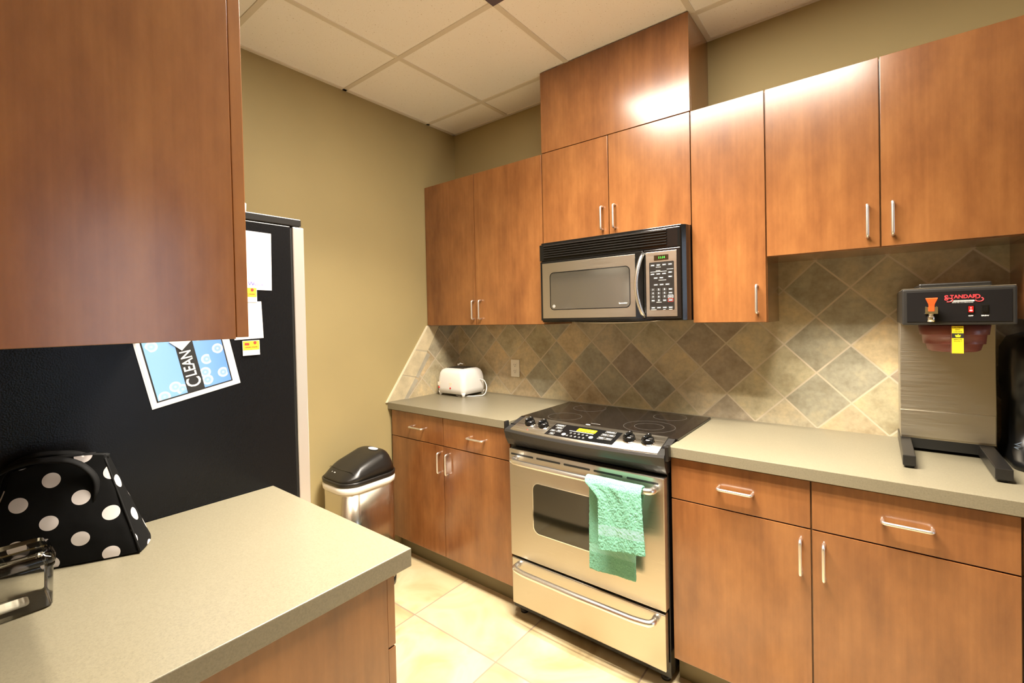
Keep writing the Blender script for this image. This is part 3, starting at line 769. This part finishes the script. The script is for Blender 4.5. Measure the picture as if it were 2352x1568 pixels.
# things held on the side of the refrigerator
XS = FX1
def sheet(name, y0, z0, w, h, ang, matn, x=XS+.0006, th=.0005):
    """flat sheet on the fridge side; local x runs along +y of the room, local z up"""
    o = mb(matn).box(0, w, -th, 0, 0, h).build(name)
    o.matrix_world = Matrix.Translation((x, y0, z0)) @ Matrix.Rotation(PI/2, 4, 'Z') @ Matrix.Rotation(-ang, 4, 'Y')
    return o
def on(parent, name, fn_):
    b = MB(); fn_(b); return b.build(name, parent)
P = sheet('poster', -1.979, 1.1925, .213, .276, math.atan2(.043, .208), 'clear_film')
tag(P, 'laminated blue poster reading CLEAN, hung tilted on the refrigerator side', 'poster')
def q(b, m_, x0, x1, z0, z1, l): b.m(m_).box(x0, x1, -.0005-l, -.0003, z0, z1)
on(P, 'paper_margin', lambda b: q(b, 'white_paper', .004, .204, .004, .272, .0002))
on(P, 'black_border', lambda b: q(b, 'black_print', .013, .195, .013, .263, .0004))
pic = on(P, 'bubble_picture', lambda b: q(b, 'poster_blue', .0165, .1915, .0165, .2595, .0006))
on(P, 'title_band', lambda b: q(b, 'black_print', .083, .124, .0165, .2595, .0008))
def letters(b):
    b.m('white_print'); b.text('C', .048, (.1045, -.0014, .026), (0,0,1), (-1,0,0), .0003, .012, .80)
    b.text('LEAN', .037, (.1025, -.0014, .0555), (0,0,1), (-1,0,0), .0003, .014, .80)
on(P, 'title_lettering', letters)
o = sheet('note_square', -1.912, 1.338, .036, .036, math.radians(50), 'white_paper', XS+.0026); tag(o, 'small white paper corner overlapping the top of the blue CLEAN poster', 'note')
o = sheet('letter_sheet', -1.815, 1.506, .140, .172, -.012, 'white_paper'); tag(o, 'white letter sheet with purple writing, highest paper on the refrigerator side', 'paper')
on(o, 'lettering', lambda b: b.m('purple_print').text('W', .016, (.072, -.0006, .017), (1,0,0), (0,0,1), .0002, 0, 1.1).text('INDSOR', .0095, (.087, -.0006, .015), (1,0,0), (0,0,1), .0002, 0, .82))
o2 = o
o = sheet('note_sheet', -1.783, 1.359, .080, .109, .035, 'white_paper', XS+.0008); tag(o, 'blank white note sheet between the two yellow coupons', 'paper')
def coupon(y, z, ang, lb, x):
    o = sheet('coupon_magnet', y, z, .047, .043, ang, 'white_paper', x, .0012); tag(o, lb, 'coupon', 'yellow coupons on the refrigerator side')
    def art(b):
        b.m('yellow_print').box(.001, .046, -.0015, -.0011, .0155, .042)
        b.m('red_print').prism([(.005, .030), (.018, .029), (.018, .036), (.006, .037)], FY, -.0018, -.0014)
        b.prism([(.034+.0045*math.cos(a), .036+.005*math.sin(a)) for a in (2*PI*k/10 for k in range(10))], FY, -.0018, -.0014)
        b.text('ORDER ONLINE', .0048, (.0235, -.0015, .0235), (1,0,0), (0,0,1), .0003, .02, align='CENTER').text('www', .003, (.0235, -.0015, .0185), (1,0,0), (0,0,1), .0003, 0, align='CENTER')
    on(o, 'coupon_print', art); return o
coupon(-1.766, 1.468, 0, 'yellow and white coupon under the purple-lettered sheet, half hidden by the cabinet', XS+.0014)
coupon(-1.7625, 1.3125, .01, 'yellow and white coupon hanging lowest, fully visible under the blank note', XS+.0022)

# ------------------------------------------------------------------ coffee brewer
B = empty('coffee_brewer', 'stainless commercial coffee brewer with black head and brown filter basket', 'coffee maker', (2.487, 0, C))
def bx(m_, x0, x1, y0, y1, z0, z1): return mb(m_).box(x0-2.487, x1-2.487, y0, y1, z0-C, z1-C)
bx('stainless_brewer', 2.367, 2.602, -.200, -.03, .958, 1.360).build('back_column', B, bevel=.002)
bx('stainless_brewer', 2.3665, 2.5995, -.2045, -.199, .966, 1.056).build('access_panel', B, bevel=.001)
bx('black_matte', 2.395, 2.575, -.2, -.03, .925, .958).build('base_plate', B)
hd_ = bx('dark_metal', 2.365, 2.608, -.450, -.025, 1.357, 1.4665).build('brewer_head', B, bevel=.005, seg=3)
bx('stainless_brewer', 2.367, 2.606, -.448, -.03, 1.4665, 1.4685).build('top_edge', B)
fp = bx('face_black', 2.376, 2.598, -.4515, -.4495, 1.366, 1.457).build('face_plate', B, bevel=.0008)
bx('black_plastic', 2.405, 2.562, -.43, -.2, 1.468, 1.482).build('fill_lid', B, bevel=.004)
for x0, x1, yf in ((2.363, 2.394, -.448), (2.560, 2.596, -.464)):
    b = mb('black_plastic').prism([(-.06, .044), (-.195, .044), (yf, .040), (yf, .008), (-.06, .008)], lambda u, v, t: (t-2.487, u, v), x0, x1)
    l = b.build('leg', B, bevel=.002)
    mb('black_matte').lathe([(.012, 0), (.013, .009)], ((x0+x1)/2-2.487, yf+.02, 0), 14).build('rubber_foot', l)
    mb('black_matte').lathe([(.012, 0), (.013, .009)], ((x0+x1)/2-2.487, -.09, 0), 14).build('rubber_foot', l)
# filter basket: stepped funnel
fc = (2.489-2.487, -.345, 0)
b = mb('brown_plastic').lathe([(.082, .441), (.0785, .413), (.0785, .411), (.0735, .4105), (.071, .385), (.071, .383), (.065, .3825), (.060, .364), (.052, .359), (.0, .358)], fc, 40)
fb = b.build('filter_basket', B)
mb('brown_plastic').box(fc[0]-.013, fc[0]+.013, fc[1]-.094, fc[1]-.05, .357, .442).build('basket_handle', fb, bevel=.003)
lb_ = mb('yellow_label').box(fc[0]-.0125, fc[0]+.0125, fc[1]-.0955, fc[1]-.0945, .359, .439); yy = fc[1]-.0957
lb_.m('black_print').box(fc[0]-.0125, fc[0]+.0125, yy-.0002, yy+.0005, .404, .418)
lb_.text('CAUTION', .0050, (fc[0], yy, .4345), (1,0,0), (0,0,1), .0002, 0, align='CENTER').text('HOT', .0050, (fc[0], yy, .4285), (1,0,0), (0,0,1), .0002, 0, align='CENTER').text('LIQUIDS', .0050, (fc[0], yy, .4225), (1,0,0), (0,0,1), .0002, 0, align='CENTER')
lb_.text('REMOVE', .0045, (fc[0], yy, .3995), (1,0,0), (0,0,1), .0002, 0, align='CENTER').text('SLOWLY', .0045, (fc[0], yy, .3945), (1,0,0), (0,0,1), .0002, 0, align='CENTER')
lb_.m('yellow_label').prism([(fc[0]-.006, .413), (fc[0]+.007, .413), (fc[0]+.005, .4065), (fc[0]-.004, .4065)], FY, yy-.0005, yy).prism([(fc[0]+.001, .4155), (fc[0]+.003, .414), (fc[0]-.001, .4135)], FY, yy-.0005, yy)
lb_.build('caution_label', fb)
# hot water tap
ft = mb('stainless_brewer').box(2.4165-2.487, 2.4445-2.487, -.472, -.451, 1.3905-C, 1.3925-C).box(2.418-2.487, 2.4195-2.487, -.470, -.451, 1.3905-C, 1.412-C).box(2.4415-2.487, 2.443-2.487, -.470, -.451, 1.3905-C, 1.412-C)
ft = ft.m('chrome').box(2.4165-2.487, 2.4445-2.487, -.4725, -.471, 1.3905-C, 1.411-C).m('chrome').lathe([(.009, -.026), (.0095, -.012), (.006, -.008), (.006, .004)], (2.430-2.487, -.462, 1.393-C), 16).m('black_matte').lathe([(.009, 0), (.009, .016)], (2.430-2.487, -.4515, 1.403-C), 16, (0, -1, 0)).build('water_tap', B)
b = mb('orange_plastic').loft([[(2.430-2.487+sx_*w, y, z-C) for sx_, y in ((-1, yf), (1, yf), (1, yf+.007), (-1, yf+.007))] for z, w, yf in ((1.398, .0065, -.482), (1.414, .0065, -.484), (1.419, .007, -.485), (1.436, .0135, -.488), (1.4375, .0133, -.487))], smooth=False)
th = b.build('tap_handle', ft, bevel=.0012); mb('white_print').box(2.426-2.487, 2.434-2.487, -.4885, -.4868, 1.4325-C, 1.4348-C).build('handle_marking', th) if False else None
for x, mt in ((2.5155, 'red_plastic'), (2.5445, 'black_gloss')):
    b = mb('black_gloss').box(x-.0075-2.487, x+.0075-2.487, -.4530, -.451, 1.3895-C, 1.4145-C)
    s_ = b.build('power_switch', B, bevel=.0008)
    b = mb(mt).box(x-.0048-2.487, x+.0048-2.487, -.4552, -.4525, 1.3935-C, 1.4105-C)
    if mt == 'red_plastic':
        b.m('white_print').box(x-.0006-2.487, x+.0006-2.487, -.4556, -.4551, 1.4035-C, 1.4085-C)
        b.ring([(x-2.487+.0032*math.cos(a), 1.3985-C+.0022*math.sin(a)) for a in (2*PI*k/16 for k in range(16))], [(x-2.487+.0018*math.cos(a), 1.3985-C+.001*math.sin(a)) for a in (2*PI*k/16 for k in range(16))], FY, -.4556, -.4551)
    b.build('rocker', s_)
b = mb('white_print').text('OFF', .0048, (2.5155-2.487, -.4516, 1.383-C), (1,0,0), (0,0,1), .0002, .03, 1.2, align='CENTER').text('BREW', .0048, (2.5445-2.487, -.4516, 1.383-C), (1,0,0), (0,0,1), .0002, .03, 1.2, align='CENTER')
b.build('switch_caption', fp)
lx, lz = 2.4985-2.487, 1.4355-C
b = mb('logo_red').text('S', .0205, (lx-.0385, -.4516, lz+.0005), (1,0,0), (0,0,1), .0004, .03, .95)
b.text('TANDAR', .0145, (lx-.0262, -.4516, lz+.0035), (1,0,0), (0,0,1), .0004, .028, .93).text('D', .0165, (lx+.0255, -.4516, lz+.0027), (1,0,0), (0,0,1), .0004, .03, .95)
b.tube([(lx-.030-.0095*math.cos(a), -.4518, lz-.0055+.0055*math.sin(a)) for a in [math.radians(40 + 25*k) for k in range(11)]], .0014, 8)
b.tube([(lx+.0345+.0085*math.cos(a), -.4518, lz-.0055+.0058*math.sin(a)) for a in [math.radians(60 - 25*k) for k in range(10)]], .0014, 8)
b.build('brand_lettering', fp)
b = mb('grey_paper').prism(rrect(lx, lz-.0088, .050, .0044, .002, 3), FY, -.4518, -.4514)
b.m('black_print').text('COFFEE SERVICE COMPANY', .0034, (lx, -.4519, lz-.0088), (1,0,0), (0,0,1), .0001, 0, .95, align='CENTER')
b.m('white_print').text('800-962-7006 / www.coffeeservice.com', .0030, (lx, -.4516, lz-.0135), (1,0,0), (0,0,1), .0001, 0, .92, align='CENTER'); b.build('address_strip', fp)

# single-serve machine at the right edge
G = empty('single_serve_brewer', 'glossy black single-serve coffee maker at the right edge beside the steel brewer', 'coffee maker', (2.73, -.17, C))
b = mb('machine_black').loft([[(x, y, z) for x, y in rrect(0, yo, 2*w_, d_, .05, 6)] for z, w_, d_, yo in ((.0, .105, .30, 0), (.02, .108, .305, 0), (.03, .104, .29, 0), (.06, .100, .20, .04), (.20, .100, .20, .04), (.235, .104, .27, .01), (.30, .106, .29, 0), (.36, .104, .29, 0), (.395, .09, .26, .0), (.41, .06, .2, 0))])
b.build('machine_body', G)
mb('chrome').tube([(-.07+.14*k/14, -.135-.02*math.sin(PI*k/14), .33+.065*math.sin(PI*k/14)) for k in range(15)], .006, 10).build('lid_handle', G)
mb('black_plastic').prism(rrect(0, -.09, .17, .11, .03, 5), FZ, .021, .034).build('drip_tray', G)
mb('pale_print').tube([(-.088+.009*math.sin(k*1.9), -.066, .035+.0035*k) for k in range(12)], .0012, 6).build('body_marking', G)

# ------------------------------------------------------------------ polka dot bag
A = empty('handbag', 'black handbag with white polka dots on the foreground worktop', 'bag', (.953, -2.158, C), 0)
def bag():
    # local frame: a = long axis (towards the near wall), s = across
    ang = math.radians(-112); a = Vector((math.cos(ang), math.sin(ang), 0)); s = Vector((-a.y, a.x, 0))   # s points to +x side
    if s.x < 0: s = -s
    bm = bmesh.new(); uvl = bm.loops.layers.uv.new('uv')
    NZ, NL, NS = 14, 12, 6
    Lh, Wh, H = .135, .048, .212
    def pt(side, t, z):
        """outline param: side 0 front(+s), 1 near end(-? ), 2 back, 3 far end ; t 0..1"""
        q = z/H
        L = Lh - .062*q**1.1; w = Wh*(1 - .85*q**1.15) + .006
        bul = math.sin(PI*min(1, q*1.05))*.012
        if side == 0: x = L*(1-2*t); y = w + bul*math.sin(PI*t)
        elif side == 2: x = L*(2*t-1); y = -w - bul*math.sin(PI*t)
        elif side == 1: x = -L - .010*math.sin(PI*t)*(1-q); y = w*(1-2*t)
        else: x = L + .010*math.sin(PI*t)*(1-q); y = w*(2*t-1)
        y *= .62 + .38*(x+L)/(2*L)
        zz = z + .006*math.sin(x*21)*q
        zz -= .030*q*(x/Lh)**2
        p = a*(-x) + s*y; lift = 0.
        return Vector((p.x, p.y, max(0, zz) + .004))
    faces = []
    for side, n in ((0, NL), (1, NS), (2, NL), (3, NS)):
        g = [[bm.verts.new(pt(side, i/n, H*k/NZ)) for i in range(n+1)] for k in range(NZ+1)]
        for k in range(NZ):
            for i in range(n):
                f = bm.faces.new([g[k][i], g[k][i+1], g[k+1][i+1], g[k+1][i]]); f.smooth = True
                for lp in f.loops:
                    co = lp.vert.co
                    la = co.x*a.x + co.y*a.y; ls = co.x*s.x + co.y*s.y
                    lp[uvl].uv = (la + .013, co.z*1.05 + .012) if side in (0, 2) else (ls + .31, co.z*1.1 + .03)
    for z, in ((0,), (H,)):
        ring = [pt(sd, t/4, z) for sd in range(4) for t in range(4)]
        f = bm.faces.new([bm.verts.new(p) for p in ring])
    bmesh.ops.remove_doubles(bm, verts=bm.verts, dist=.0006)
    bmesh.ops.recalc_face_normals(bm, faces=bm.faces)
    me = bpy.data.meshes.new('bag_body'); bm.to_mesh(me); bm.free(); me.materials.append(MATS['polka_fabric'])
    o = bpy.data.objects.new('bag_body', me); COL.objects.link(o); o.parent = A
    sd = o.modifiers.new('s', 'SUBSURF'); sd.levels = 1; sd.render_levels = 2
    tx = bpy.data.textures.new('folds', 'CLOUDS'); tx.noise_scale = .09
    dp = o.modifiers.new('d', 'DISPLACE'); dp.texture = tx; dp.strength = .006; dp.mid_level = .5
    # seams, zip and straps
    e1 = [a*-(.135-.062*q_**1.1) + s*(.048*(1-.85*q_**1.15)+.006) + Vector((0, 0, .004+.212*q_-.030*q_*((.135-.062*q_**1.1)/.135)**2)) for q_ in [k/12 for k in range(13)]]
    mb('strap').tube([tuple(p) for p in e1], .0022, 6).build('edge_piping', A)
    mb('strap').tube([tuple(a*x + Vector((0, 0, .216-1.4*x*x))) for x in [-.078+.156*k/12 for k in range(13)]], .006, 8).build('zipper', A)
    for sg in (1, -1):
        P_ = [a*x + s*(sg*.030) + Vector((0, 0, z)) for x, z in ((-.06, .12), (-.065, .17), (-.03, .215), (.05, .225), (.10, .20), (.115, .12))]
        mb('strap').tube(roundpath([tuple(p) for p in P_], .05, 6), .0085, 8, flat=.45).build('bag_handle', A)
bag()

# ------------------------------------------------------------------ clear container at lower left
J = empty('clear_container', 'clear rectangular plastic container with lid at the left edge, before the bag', 'container', (1.112, -2.262, C))
def jr(z, d, hx=.048, hy=.063): return [(x, y, z) for x, y in rrect(0, 0, 2*(hx+d), 2*(hy+d), .012, 5)]
b = mb('clear_glass').loft([jr(.0, -.004), jr(.004, 0), jr(.070, .002), jr(.073, .004), jr(.078, .004), jr(.079, .001)], caps=(True, False)); b.build('container_body', J)
b = mb('clear_glass').loft([jr(.0795, .003), jr(.0795, .005), jr(.091, .005), jr(.092, -.002), jr(.098, -.002), jr(.100, -.006), jr(.0965, -.008), jr(.090, -.008)]); b.build('lid', J)
b = mb('cream_crumb')
o = b.loft([[(x, y, z) for x, y in rrect(.012, .01, .03-2*i, .05-2*i, .006, 4)] for z, i in ((.0075, .001), (.009, 0), (.013, 0), (.014, .003))]).build('food_piece'); o.location = (1.112, -2.262, C); tag(o, 'small pale piece of food inside the clear container', 'food')
